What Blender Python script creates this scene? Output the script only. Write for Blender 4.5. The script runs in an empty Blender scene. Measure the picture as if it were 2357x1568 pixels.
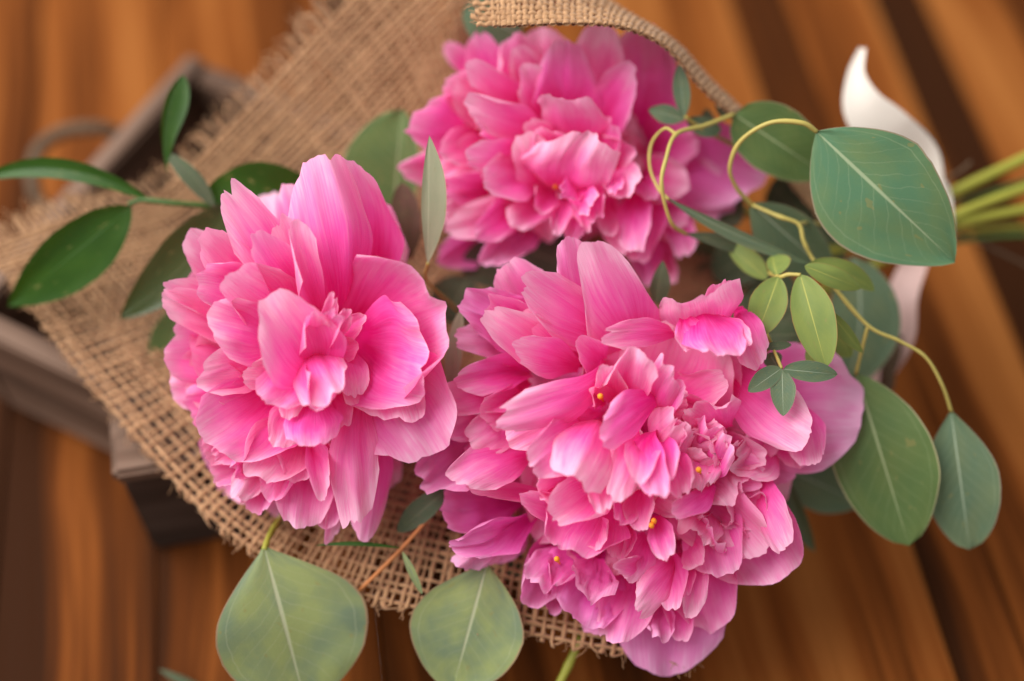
import bpy, math, random
import numpy as np
from mathutils import Vector, Matrix, noise

random.seed(7)
scene = bpy.context.scene
col = scene.collection

# ------------------------------------------------------------------ camera
TILT = math.radians(35.0)            # lens axis away from straight down
FOCUS = 0.50
CENTRE = Vector((0, 0, 0.13))
FWD = Vector((0, math.sin(TILT), -math.cos(TILT)))
RIGHT = Vector((1, 0, 0))
UP = Vector((0, math.cos(TILT), math.sin(TILT)))
CAM = CENTRE - FWD * FOCUS
cd = bpy.data.cameras.new('camera')
cam = bpy.data.objects.new('camera', cd)
col.objects.link(cam)
cam.location = CAM
cam.rotation_euler = (TILT, 0, 0)
cd.lens = 50
cd.sensor_width = 36
cd.clip_start = 0.02
cd.clip_end = 50
cd.dof.use_dof = True
cd.dof.focus_distance = FOCUS - 0.004
cd.dof.aperture_fstop = 1.9
scene.camera = cam

# ------------------------------------------------------------------ light
w = bpy.data.worlds.new('World')
scene.world = w
w.use_nodes = True
bg = w.node_tree.nodes['Background']
bg.inputs[0].default_value = (1.0, 0.955, 0.94, 1)
bg.inputs[1].default_value = 0.58

def area(name, loc, target, size, power, colour):
    ld = bpy.data.lights.new(name, 'AREA')
    ld.shape = 'RECTANGLE'
    ld.size, ld.size_y = size
    ld.energy = power
    ld.color = colour
    o = bpy.data.objects.new(name, ld)
    col.objects.link(o)
    o.location = loc
    o.rotation_euler = (Vector(target) - Vector(loc)).to_track_quat('-Z', 'Y').to_euler()
    return o
area('window_light', (-1.15, 0.25, 1.45), (0, 0.03, 0.1), (1.7, 1.7), 72, (1.0, 0.98, 0.96))

scene.view_settings.view_transform = 'Standard'
scene.view_settings.look = 'None'
scene.view_settings.exposure = 0.08
scene.view_settings.gamma = 1.0
scene.cycles.use_denoising = True
scene.cycles.max_bounces = 12
scene.cycles.diffuse_bounces = 6
scene.cycles.transmission_bounces = 8
scene.cycles.transparent_max_bounces = 8

# ------------------------------------------------------------------ helpers
FW = 2357.0
K = 36.0 / 50.0 / FW
def Q(x, y, d):
    """A point d metres nearer the lens than the focal plane (photo measured on a 2357 wide print)."""
    D = FOCUS - d
    return CAM + (FWD + RIGHT * ((x - 1178.5) * K) + UP * ((784 - y) * K)) * D
def QZ(x, y, z):
    r = FWD + RIGHT * ((x - 1178.5) * K) + UP * ((784 - y) * K)
    return CAM + r * ((z - CAM.z) / r.z)

def link(name, me, mat, parent=None):
    o = bpy.data.objects.new(name, me)
    col.objects.link(o)
    if mat is not None and not me.materials:
        me.materials.append(mat)
    if parent is not None:
        o.parent = parent
        o.matrix_parent_inverse = Matrix.Translation(-parent.location)
    return o
def thing(name, loc, label, cat, group=None):
    o = bpy.data.objects.new(name, None)
    o.empty_display_size = 0.01
    col.objects.link(o)
    o.location = loc
    tag(o, label, cat, group)
    return o
def tag(o, label, cat, group=None):
    o['label'] = label
    o['category'] = cat
    if group:
        o['group'] = group
    return o
def mesh(name, verts, faces, smooth=True, uvs=None):
    me = bpy.data.meshes.new(name)
    me.from_pydata([tuple(v) for v in verts], [], faces)
    if smooth:
        me.polygons.foreach_set('use_smooth', [True] * len(me.polygons))
    if uvs is not None:
        ul = me.uv_layers.new(name='UVMap')
        li = np.empty(len(me.loops), dtype=np.int32)
        me.loops.foreach_get('vertex_index', li)
        ul.data.foreach_set('uv', np.asarray(uvs, dtype=np.float32)[li].ravel())
    me.update()
    return me
def catmull(pts, n):
    pts = [np.array(p, dtype=float) for p in pts]
    P = [2 * pts[0] - pts[1]] + pts + [2 * pts[-1] - pts[-2]]
    out = []
    for i in range(1, len(P) - 2):
        for k in range(n):
            t = k / n
            a, b, c, d = P[i - 1], P[i], P[i + 1], P[i + 2]
            out.append(0.5 * (2 * b + (c - a) * t + (2 * a - 5 * b + 4 * c - d) * t * t + (3 * b - a - 3 * c + d) * t ** 3))
    out.append(pts[-1])
    return out
def tube_geo(path, rad, sides=8, V=None, F=None, caps=True):
    V = [] if V is None else V
    F = [] if F is None else F
    path = [Vector(p) for p in path]
    b0 = len(V)
    ref = Vector((0.3, 0.5, 0.8))
    for i, p in enumerate(path):
        t = (path[min(i + 1, len(path) - 1)] - path[max(i - 1, 0)]).normalized()
        s = t.cross(ref)
        if s.length < 1e-4:
            s = t.cross(Vector((1, 0, 0)))
        s.normalize()
        ref = s.cross(t)
        r = rad(i / (len(path) - 1)) if callable(rad) else rad
        for k in range(sides):
            a = 2 * math.pi * k / sides
            V.append(p + (s * math.cos(a) + ref * math.sin(a)) * r)
    for i in range(len(path) - 1):
        for k in range(sides):
            a = b0 + i * sides + k
            b = b0 + i * sides + (k + 1) % sides
            F.append((a, b, b + sides, a + sides))
    if caps:
        F.append(tuple(b0 + k for k in reversed(range(sides))))
        e = b0 + (len(path) - 1) * sides
        F.append(tuple(e + k for k in range(sides)))
    return V, F
def stem(parent, pts, rpx, mat, name='stem', sides=8, sub=7, knots=()):
    """pts: (x, y, d in mm); rpx: radius on the print at the focal plane"""
    path = catmull([tuple(Q(x, y, d / 1000)) for x, y, d in pts], sub)
    r0, r1 = (rpx if isinstance(rpx, tuple) else (rpx, rpx))
    ph = random.random() * 9
    def rad(t):
        k = r0 + (r1 - r0) * t
        for kt in knots:
            k *= 1 + 0.25 * math.exp(-((t - kt) / 0.02) ** 2)
        return k * K * FOCUS * (1 + 0.07 * math.sin(t * 17 + ph) + 0.04 * math.sin(t * 41 + ph))
    V, F = tube_geo(path, rad, sides)
    return link(name, mesh(name, V, F), mat, parent)

# ------------------------------------------------------------------ materials
def mat_new(name):
    m = bpy.data.materials.new(name)
    m.use_nodes = True
    nt = m.node_tree
    for n in list(nt.nodes):
        nt.nodes.remove(n)
    return m, nt
class N:
    def __init__(s, nt): s.nt = nt
    def __call__(s, kind, ins=None, **props):
        n = s.nt.nodes.new(kind)
        for k, v in props.items():
            setattr(n, k, v)
        for k, v in (ins or {}).items():
            sock = n.inputs[k]
            if isinstance(v, bpy.types.NodeSocket):
                s.nt.links.new(v, sock)
            else:
                sock.default_value = v
        return n
    def ramp(s, fac, stops, interp='LINEAR'):
        n = s('ShaderNodeValToRGB', {0: fac})
        n.color_ramp.interpolation = interp
        e = n.color_ramp.elements
        while len(e) < len(stops):
            e.new(0.5)
        for el, (p, c) in zip(e, stops):
            el.position = p
            el.color = tuple(c) + ((1,) if len(c) == 3 else ())
        return n.outputs[0]
    def math(s, op, a, b=0.0, c=0.0):
        n = s('ShaderNodeMath', {0: a, 1: b, 2: c}, operation=op)
        return n.outputs[0]
    def mix(s, fac, a, b, mode='MIX'):
        n = s('ShaderNodeMix', data_type='RGBA', blend_type=mode)
        for sock, v in ((n.inputs[0], fac), (n.inputs[6], a), (n.inputs[7], b)):
            if isinstance(v, bpy.types.NodeSocket):
                s.nt.links.new(v, sock)
            else:
                sock.default_value = v
        return n.outputs[2]

def petal_material(name, deep, mid, pale, trans=0.42):
    m, nt = mat_new(name)
    g = N(nt)
    uv = g('ShaderNodeTexCoord').outputs['UV']
    sx = g('ShaderNodeSeparateXYZ', {0: uv})
    u, v = sx.outputs[0], sx.outputs[1]
    info = g('ShaderNodeObjectInfo')
    rnd = info.outputs['Random']
    # veins fan along the length of the petal
    shift = g('ShaderNodeCombineXYZ', {0: g.math('MULTIPLY', rnd, 37.0), 1: 0.0, 2: g.math('MULTIPLY', rnd, 11.0)})
    vec = g('ShaderNodeVectorMath', {0: uv, 1: shift.outputs[0]}, operation='ADD').outputs[0]
    vm = g('ShaderNodeMapping', {'Vector': vec, 'Scale': (46, 2.6, 1)})
    veins = g('ShaderNodeTexNoise', {'Vector': vm.outputs[0], 'Scale': 1.0, 'Detail': 3.0, 'Roughness': 0.6}).outputs[0]
    blm = g('ShaderNodeMapping', {'Vector': vec, 'Scale': (5, 3.2, 1)})
    blot = g('ShaderNodeTexNoise', {'Vector': blm.outputs[0], 'Scale': 1.0, 'Detail': 2.0}).outputs[0]
    f = g.math('ADD', v, g.math('MULTIPLY', g.math('SUBTRACT', blot, 0.5), 0.45))
    f = g.math('ADD', f, g.math('MULTIPLY', g.math('SUBTRACT', veins, 0.5), 0.5))
    f = g.math('ADD', f, g.math('MULTIPLY', g.math('SUBTRACT', rnd, 0.5), 0.22))
    c = g.ramp(f, [(0.12, deep), (0.48, mid), (0.82, tuple(0.5 * (a + b) for a, b in zip(mid, pale))), (1.03 if False else 1.0, pale)])
    h = g('ShaderNodeHueSaturation', {'Hue': g.math('ADD', 0.493, g.math('MULTIPLY', rnd, 0.014)), 'Saturation': 1.0, 'Value': 1.0, 'Color': c}).outputs[0]
    bump = g('ShaderNodeBump', {'Strength': 0.4, 'Distance': 0.0006, 'Height': g.math('ADD', veins, g.math('MULTIPLY', blot, 1.5))}).outputs[0]
    p = g('ShaderNodeBsdfPrincipled', {'Base Color': h, 'Roughness': 0.55, 'Specular IOR Level': 0.28, 'Sheen Weight': 0.12, 'Sheen Roughness': 0.4, 'Normal': bump})
    tc = g.mix(0.35, h, (0.95, 0.09, 0.46, 1))
    t = g('ShaderNodeBsdfTranslucent', {'Color': tc, 'Normal': bump})
    mx = g('ShaderNodeMixShader', {0: trans, 1: p.outputs[0], 2: t.outputs[0]})
    o = g('ShaderNodeOutputMaterial', {'Surface': mx.outputs[0]})
    return m
PETAL = petal_material('peony_petal', (0.82, 0.010, 0.25), (0.91, 0.115, 0.465), (0.97, 0.53, 0.73))
PETAL_MAUVE = petal_material('peony_petal_mauve', (0.74, 0.028, 0.34), (0.85, 0.135, 0.51), (0.95, 0.47, 0.75))  # mauve of older petals; on shaded outer petals, purple shade painted in

def leaf_material(name, top, blotch, vein, rim, rough=0.55, spec=0.22, trans=0.15, vein_k=1.0, nveins=11.0):
    m, nt = mat_new(name)
    g = N(nt)
    tcn = g('ShaderNodeTexCoord')
    uv = tcn.outputs['UV']
    sx = g('ShaderNodeSeparateXYZ', {0: uv})
    u, v = sx.outputs[0], sx.outputs[1]
    rnd = g('ShaderNodeObjectInfo').outputs['Random']
    au = g.math('ABSOLUTE', g.math('MULTIPLY', g.math('SUBTRACT', u, 0.5), 2.0))
    off = g('ShaderNodeCombineXYZ', {0: g.math('MULTIPLY', rnd, 23.0), 1: g.math('MULTIPLY', rnd, 7.0), 2: 0.0})
    vec = g('ShaderNodeVectorMath', {0: uv, 1: off.outputs[0]}, operation='ADD').outputs[0]
    n1 = g('ShaderNodeTexNoise', {'Vector': vec, 'Scale': 3.2, 'Detail': 4.0}).outputs[0]
    n2 = g('ShaderNodeTexNoise', {'Vector': vec, 'Scale': 60.0, 'Detail': 3.0}).outputs[0]
    n3 = g('ShaderNodeTexNoise', {'Vector': vec, 'Scale': 9.0, 'Detail': 2.0}).outputs[0]
    # side veins sweep forward from the midrib
    ph = g.math('SUBTRACT', g.math('MULTIPLY', v, nveins), g.math('MULTIPLY', g.math('POWER', au, 0.8), nveins * 0.30))
    ph = g.math('ADD', ph, g.math('MULTIPLY', n3, 0.5))
    tri = g.math('ABSOLUTE', g.math('SUBTRACT', g.math('FRACT', ph), 0.5))
    side = g.math('MULTIPLY', g.math('LESS_THAN', tri, 0.035), g.math('MULTIPLY', g.math('SUBTRACT', 1.05, au), 0.26 * vein_k))
    # intramarginal vein
    marg = g.math('MULTIPLY', g.math('LESS_THAN', g.math('ABSOLUTE', g.math('SUBTRACT', au, g.math('ADD', 0.80, g.math('MULTIPLY', n3, 0.08)))), 0.010), 0.22 * vein_k)
    midw = g.math('SUBTRACT', 0.050, g.math('MULTIPLY', v, 0.036))
    midr = g.math('SMOOTH_MIN', 1.0, g.math('MULTIPLY', g.math('MAXIMUM', g.math('SUBTRACT', midw, au), 0.0), 60.0), 0.2)
    c = g.mix(g.ramp(n1, [(0.38, (0, 0, 0)), (0.68, (1, 1, 1))]), (*top, 1), (*blotch, 1))
    c = g.mix(g.math('MULTIPLY', n2, 0.22), c, (*tuple(x * 0.5 for x in top), 1))
    spots = g.math('MULTIPLY', g.math('GREATER_THAN', n3, 0.68), 0.45)
    c = g.mix(spots, c, (0.24, 0.21, 0.07, 1))
    c = g.mix(g.math('MAXIMUM', side, marg), c, (*vein, 1))
    c = g.mix(g.math('MULTIPLY', midr, 0.85), c, (*vein, 1))
    c = g.mix(g.math('MULTIPLY', g.math('GREATER_THAN', au, 0.972), 0.75), c, (*rim, 1))
    hgt = g.math('ADD', g.math('MULTIPLY', g.math('MAXIMUM', side, midr), -1.0), g.math('MULTIPLY', n2, 0.35))
    bump = g('ShaderNodeBump', {'Strength': 0.25, 'Distance': 0.0006, 'Height': hgt}).outputs[0]
    p = g('ShaderNodeBsdfPrincipled', {'Base Color': c, 'Roughness': rough, 'Specular IOR Level': spec, 'Normal': bump})
    t = g('ShaderNodeBsdfTranslucent', {'Color': g.mix(0.5, c, (0.22, 0.36, 0.04, 1)), 'Normal': bump})
    mx = g('ShaderNodeMixShader', {0: trans, 1: p.outputs[0], 2: t.outputs[0]})
    g('ShaderNodeOutputMaterial', {'Surface': mx.outputs[0]})
    return m
EUC = leaf_material('eucalyptus_leaf', (0.085, 0.19, 0.10), (0.13, 0.205, 0.085), (0.33, 0.40, 0.24), (0.30, 0.22, 0.15))
EUC_BLUE = leaf_material('eucalyptus_leaf_blue', (0.098, 0.155, 0.090), (0.13, 0.175, 0.09), (0.33, 0.40, 0.28), (0.28, 0.23, 0.16))
EUC_OLIVE = leaf_material('eucalyptus_leaf_olive', (0.085, 0.145, 0.045), (0.115, 0.17, 0.05), (0.30, 0.36, 0.18), (0.40, 0.36, 0.20))
EUC_SAGE = leaf_material('eucalyptus_leaf_sage', (0.25, 0.295, 0.11), (0.14, 0.195, 0.12), (0.40, 0.42, 0.26), (0.30, 0.17, 0.10), rough=0.6)
EUC_PALE = leaf_material('eucalyptus_leaf_pale', (0.30, 0.32, 0.20), (0.34, 0.34, 0.22), (0.42, 0.42, 0.28), (0.45, 0.36, 0.20), rough=0.65, vein_k=0.3)
EUC_YOUNG = leaf_material('eucalyptus_leaf_young', (0.205, 0.26, 0.062), (0.16, 0.225, 0.06), (0.42, 0.42, 0.10), (0.34, 0.17, 0.06), trans=0.22, vein_k=0.45)
EUC_DARK = leaf_material('eucalyptus_leaf_dark', (0.075, 0.105, 0.055), (0.09, 0.11, 0.065), (0.18, 0.20, 0.11), (0.20, 0.13, 0.09))
EUC_BROWN = leaf_material('eucalyptus_leaf_brown', (0.11, 0.055, 0.040), (0.085, 0.06, 0.035), (0.16, 0.09, 0.06), (0.2, 0.09, 0.06))
RUSCUS = leaf_material('ruscus_leaf', (0.016, 0.060, 0.003), (0.026, 0.080, 0.004), (0.03, 0.09, 0.008), (0.03, 0.07, 0.008), rough=0.42, spec=0.22, trans=0.12, vein_k=0.12)

def simple(name, colour, rough=0.6, spec=0.3, var=0.25, scale=300.0, bump=0.2, trans=0.0):
    m, nt = mat_new(name)
    g = N(nt)
    oc = g('ShaderNodeTexCoord').outputs['Object']
    n = g('ShaderNodeTexNoise', {'Vector': oc, 'Scale': scale, 'Detail': 4.0}).outputs[0]
    n2 = g('ShaderNodeTexNoise', {'Vector': oc, 'Scale': scale * 0.15, 'Detail': 3.0}).outputs[0]
    k = g.math('ADD', 1.0 - var, g.math('MULTIPLY', g.math('ADD', n, n2), var))
    c = g('ShaderNodeVectorMath', {0: (*colour,), 'Scale': k}, operation='SCALE').outputs[0]
    b = g('ShaderNodeBump', {'Strength': bump, 'Distance': 0.0005, 'Height': n}).outputs[0]
    p = g('ShaderNodeBsdfPrincipled', {'Base Color': c, 'Roughness': rough, 'Specular IOR Level': spec, 'Normal': b})
    out = p.outputs[0]
    if trans:
        t = g('ShaderNodeBsdfTranslucent', {'Color': c})
        out = g('ShaderNodeMixShader', {0: trans, 1: out, 2: t.outputs[0]}).outputs[0]
    g('ShaderNodeOutputMaterial', {'Surface': out})
    return m
STEM_Y = simple('stem_yellow_green', (0.40, 0.33, 0.085), 0.5)
STEM_G = simple('stem_green', (0.27, 0.27, 0.035), 0.45)
STEM_DG = simple('stem_dark_green', (0.05, 0.10, 0.02), 0.45)
STEM_O = simple('twig_orange', (0.46, 0.17, 0.055), 0.55)
STAMEN = simple('stamen_orange', (0.85, 0.30, 0.02), 0.6)
RIBBON = simple('ribbon_white', (0.80, 0.74, 0.66), 0.5, var=0.06, scale=900, trans=0.25)
RIBBON_PINK = simple('ribbon_blush', (0.72, 0.50, 0.46), 0.5, var=0.06, scale=900, trans=0.25)
TWINE = simple('twine_grey', (0.115, 0.072, 0.042), 0.85, var=0.4, scale=700, bump=0.5)

def jute(name, c0, c1):
    m, nt = mat_new(name)
    g = N(nt)
    uv = g('ShaderNodeTexCoord').outputs['UV']
    mp = g('ShaderNodeMapping', {'Vector': uv, 'Scale': (1.0, 1.0, 1)})
    fib = g('ShaderNodeTexNoise', {'Vector': g('ShaderNodeMapping', {'Vector': uv, 'Scale': (260, 30, 1)}).outputs[0], 'Scale': 1.0, 'Detail': 4.0}).outputs[0]
    big = g('ShaderNodeTexNoise', {'Vector': mp.outputs[0], 'Scale': 8.0, 'Detail': 3.0}).outputs[0]
    f = g.math('ADD', g.math('MULTIPLY', fib, 0.6), g.math('MULTIPLY', big, 0.4))
    c = g.ramp(f, [(0.32, c0), (0.66, c1)])
    b = g('ShaderNodeBump', {'Strength': 0.6, 'Distance': 0.0004, 'Height': fib}).outputs[0]
    p = g('ShaderNodeBsdfPrincipled', {'Base Color': c, 'Roughness': 0.85, 'Specular IOR Level': 0.15, 'Sheen Weight': 0.2, 'Normal': b})
    t = g('ShaderNodeBsdfTranslucent', {'Color': c})
    mx = g('ShaderNodeMixShader', {0: 0.12, 1: p.outputs[0], 2: t.outputs[0]})
    g('ShaderNodeOutputMaterial', {'Surface': mx.outputs[0]})
    return m
JUTE = jute('jute_thread', (0.27, 0.135, 0.064), (0.54, 0.315, 0.16))

def wood(name, stops, along, across, rough=0.42, spec=0.4, warp=1.0, bump=0.15, coat=0.0):
    """grain runs along object Y"""
    m, nt = mat_new(name)
    g = N(nt)
    oc = g('ShaderNodeTexCoord').outputs['Object']
    info = g('ShaderNodeSeparateXYZ', {0: g('ShaderNodeObjectInfo').outputs['Color']})   # board tone, board seed
    tone, rnd = info.outputs[0], info.outputs[1]
    off = g('ShaderNodeCombineXYZ', {0: g.math('MULTIPLY', rnd, 3.0), 1: g.math('MULTIPLY', rnd, 17.0), 2: g.math('MULTIPLY', rnd, 5.0)})
    vec = g('ShaderNodeVectorMath', {0: oc, 1: off.outputs[0]}, operation='ADD').outputs[0]
    dist = g('ShaderNodeTexNoise', {'Vector': g('ShaderNodeMapping', {'Vector': vec, 'Scale': (7, 3.2, 7)}).outputs[0], 'Scale': 1.0, 'Detail': 2.0}).outputs[0]
    warpv = g('ShaderNodeCombineXYZ', {0: g.math('MULTIPLY', g.math('SUBTRACT', dist, 0.5), 0.11 * warp), 1: 0.0, 2: 0.0})
    wv = g('ShaderNodeVectorMath', {0: vec, 1: warpv.outputs[0]}, operation='ADD').outputs[0]
    band = g('ShaderNodeTexNoise', {'Vector': g('ShaderNodeMapping', {'Vector': wv, 'Scale': (across, along, across)}).outputs[0], 'Scale': 1.0, 'Detail': 3.0, 'Roughness': 0.55}).outputs[0]
    fine = g('ShaderNodeTexNoise', {'Vector': g('ShaderNodeMapping', {'Vector': wv, 'Scale': (420, 14, 420)}).outputs[0], 'Scale': 1.0, 'Detail': 4.0}).outputs[0]
    f = g.math('ADD', band, g.math('MULTIPLY', g.math('SUBTRACT', fine, 0.5), 0.24))
    f = g.math('ADD', f, g.math('SUBTRACT', tone, 0.5))
    c = g.ramp(f, stops)
    b = g('ShaderNodeBump', {'Strength': bump, 'Distance': 0.0006, 'Height': fine}).outputs[0]
    p = g('ShaderNodeBsdfPrincipled', {'Base Color': c, 'Roughness': g.math('ADD', rough - 0.08, g.math('MULTIPLY', fine, 0.16)), 'Specular IOR Level': spec, 'Coat Weight': coat, 'Coat Roughness': 0.25, 'Normal': b})
    g('ShaderNodeOutputMaterial', {'Surface': p.outputs[0]})
    return m
TABLE = wood('sheesham_wood', [(0.30, (0.030, 0.0095, 0.003)), (0.44, (0.085, 0.023, 0.0045)), (0.55, (0.18, 0.052, 0.010)), (0.72, (0.29, 0.105, 0.025))], 1.3, 34, rough=0.62, spec=0.03, warp=0.45)
TRAYW = wood('weathered_wood', [(0.30, (0.045, 0.025, 0.016)), (0.50, (0.11, 0.062, 0.040)), (0.70, (0.22, 0.14, 0.10))], 3.0, 60, rough=0.7, spec=0.2, warp=0.3, bump=0.4)
BLOCKW = wood('dark_wood', [(0.30, (0.028, 0.018, 0.013)), (0.50, (0.055, 0.035, 0.026)), (0.72, (0.12, 0.085, 0.068))], 3.0, 60, rough=0.65, spec=0.25, warp=0.3, bump=0.4)

# ------------------------------------------------------------------ boxes
def box_mesh(name, sx, sy, sz, bev=0.0015):
    """bevelled box, origin at the middle of its underside, grain along Y"""
    import bmesh
    bm = bmesh.new()
    bmesh.ops.create_cube(bm, size=1.0)
    for v in bm.verts:
        v.co = Vector((v.co.x * sx, v.co.y * sy, (v.co.z + 0.5) * sz))
    bmesh.ops.bevel(bm, geom=list(bm.edges), offset=bev, segments=2, affect='EDGES')
    me = bpy.data.meshes.new(name)
    bm.to_mesh(me)
    bm.free()
    return me
def box(name, sx, sy, sz, loc, rotz, mat, parent=None, bev=0.0015, tone=0.0):
    o = link(name, box_mesh(name, sx, sy, sz, bev), mat)
    M = Matrix.Translation(loc) @ Matrix.Rotation(rotz, 4, 'Z')
    if parent is not None:
        o.parent = parent
        M = Matrix.Translation(-parent.location) @ M
    o.matrix_basis = M
    o.color = (0.5 + tone, random.random(), 0, 1)
    return o

# ------------------------------------------------------------------ table
table = bpy.data.objects.new('table_top', None)
col.objects.link(table)
table['kind'] = 'structure'
table['label'] = 'polished brown wooden table top of wide planks'
ang = math.radians(8)
edges = [-.62, -.51, -.40, -.30, -.215, -.15, -.06, .055, .165, .196, .244, .272, .318, .40, .49, .60, .70]
tones = [0, .03, -.06, -.07, -.09, -.05, -.08, .06, -.12, .05, -.13, .06, -.06, .03, 0, -.04]
for i in range(len(edges) - 1):
    wd = edges[i + 1] - edges[i]
    cx = (edges[i] + edges[i + 1]) / 2
    if cx < -0.02:          # boards on this side are butt-jointed under the tray
        runs = [(-0.85, 0.10 + 0.03 * (i % 2), tones[i]), (0.10 + 0.03 * (i % 2), 1.05, 0.035 - .02 * (i % 3))]
    else:
        runs = [(-0.85, 1.05, tones[i])]
    for y0, y1, tone in runs:
        p = Matrix.Rotation(ang, 3, 'Z') @ Vector((cx, (y0 + y1) / 2, 0))
        box('plank', wd - 0.0006, y1 - y0 - 0.0005, 0.03, (p.x, p.y, -0.03), ang, TABLE, table, 0.0008, tone)

# ------------------------------------------------------------------ tray
RIM = 0.068
BH = 0.060
A = QZ(432, 122, RIM)          # far corner of the rim
Bq = QZ(70, 515, RIM)
dl = (Bq - A); dl.z = 0
dl.normalize()                  # along the short side, toward the viewer
dr = Vector((-dl.y, dl.x, 0))
if dr.x < 0: dr = -dr
LS, LL = 0.172, 0.150
TH = 0.011
tray = thing('wooden_tray', (A + dl * LS / 2 + dr * LL / 2) * 1.0 - Vector((0, 0, BH)), 'weathered brown wooden tray with twine handle lying under the burlap', 'tray')
ra = math.atan2(dl.y, dl.x) - math.pi / 2
rb = math.atan2(dr.y, dr.x) - math.pi / 2
zb = RIM - BH
def at_tray(s, l, z): 
    p = A + dl * s + dr * l
    return Vector((p.x, p.y, z))
box('side_board', TH, LS, BH, at_tray(LS / 2, TH / 2, zb), ra, TRAYW, tray)
box('side_board', TH, LS, BH, at_tray(LS / 2, LL - TH / 2, zb), ra, TRAYW, tray)
box('side_board', TH, LL - 2 * TH, BH - 0.002, at_tray(TH / 2, LL / 2, zb), rb, TRAYW, tray)
box('side_board', TH, LL - 2 * TH, BH - 0.002, at_tray(LS - TH / 2, LL / 2, zb), rb, TRAYW, tray)
nb = 4
for i in range(nb):
    bw = (LS - 2 * TH) / nb
    box('bottom_board', bw - 0.002, LL - 2 * TH - 0.001, 0.008, at_tray(TH + bw * (i + 0.5), LL / 2, zb + 0.003), rb, TRAYW, tray, 0.001)
for s in (0.03, LS - 0.03):
    box('foot', 0.022, LL - 0.03, zb + 0.002, at_tray(s, LL / 2, 0), rb, BLOCKW, tray, 0.001)
# rope handle: two strands twisted round each other
hp = [QZ(300, 322, RIM - 0.022), QZ(232, 296, RIM - 0.012), QZ(140, 306, RIM - 0.012), QZ(86, 350, RIM - 0.014), QZ(76, 420, RIM - 0.018), QZ(96, 470, RIM - 0.024), QZ(150, 500, RIM - 0.03)]
path = catmull([tuple(p) for p in hp], 16)
V, F = [], []
for s in range(3):
    pts = []
    for i, p in enumerate(path):
        t = Vector(path[min(i + 1, len(path) - 1)]) - Vector(path[max(i - 1, 0)])
        t.normalize()
        e1 = t.cross(Vector((0, 0, 1))).normalized()
        e2 = e1.cross(t)
        a = i * 0.55 + s * 2 * math.pi / 3
        pts.append(Vector(p) + (e1 * math.cos(a) + e2 * math.sin(a)) * 0.0017)
    tube_geo(pts, 0.0019, 7, V, F)
link('rope_handle', mesh('rope_handle', V, F), TWINE, tray)

# dark block in front of the tray, under the hanging cloth
g1 = QZ(352, 1268, 0.0)
g2 = QZ(620, 1222, 0.0)
e = (g2 - g1).normalized()
back = Vector((-e.y, e.x, 0))
wl = 0.11
blk = thing('wooden_block', g1 + e * wl / 2 + back * 0.03, 'dark brown wooden block on the table below the hanging burlap edge', 'block')
rz = math.atan2(e.y, e.x) - math.pi / 2
box('block_body', 0.06, wl, 0.060, g1 + e * wl / 2 + back * 0.030, rz, BLOCKW, blk, 0.002)
box('block_lid', 0.064, wl + 0.004, 0.008, g1 + e * wl / 2 + back * 0.030 + Vector((0, 0, 0.0595)), rz, TRAYW, blk, 0.002)

# ------------------------------------------------------------------ burlap
def patch(rows):
    """rows[v][u] = (x, y, d mm) -> function(u, v) by Catmull-Rom in both directions"""
    G = np.array([[tuple(Q(x, y, d / 1000)) for x, y, d in r] for r in rows])
    def ext(G, ax):
        a = np.take(G, [0], ax) * 2 - np.take(G, [1], ax)
        b = np.take(G, [-1], ax) * 2 - np.take(G, [-2], ax)
        return np.concatenate([a, G, b], ax)
    E = ext(ext(G, 0), 1)
    nv, nu = G.shape[:2]
    def basis(t):
        return np.stack([-0.5 * t + t * t - 0.5 * t ** 3, 1 - 2.5 * t * t + 1.5 * t ** 3, 0.5 * t + 2 * t * t - 1.5 * t ** 3, -0.5 * t * t + 0.5 * t ** 3], -1)
    def f(u, v):
        u = np.asarray(u) * (nu - 1); v = np.asarray(v) * (nv - 1)
        iu = np.clip(np.floor(u).astype(int), 0, nu - 2); iv = np.clip(np.floor(v).astype(int), 0, nv - 2)
        bu, bv = basis(u - iu), basis(v - iv)
        out = np.zeros(u.shape + (3,))
        for a in range(4):
            for b in range(4):
                out += (bv[..., a] * bu[..., b])[..., None] * E[iv + a, iu + b]
        return out
    return f
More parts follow.
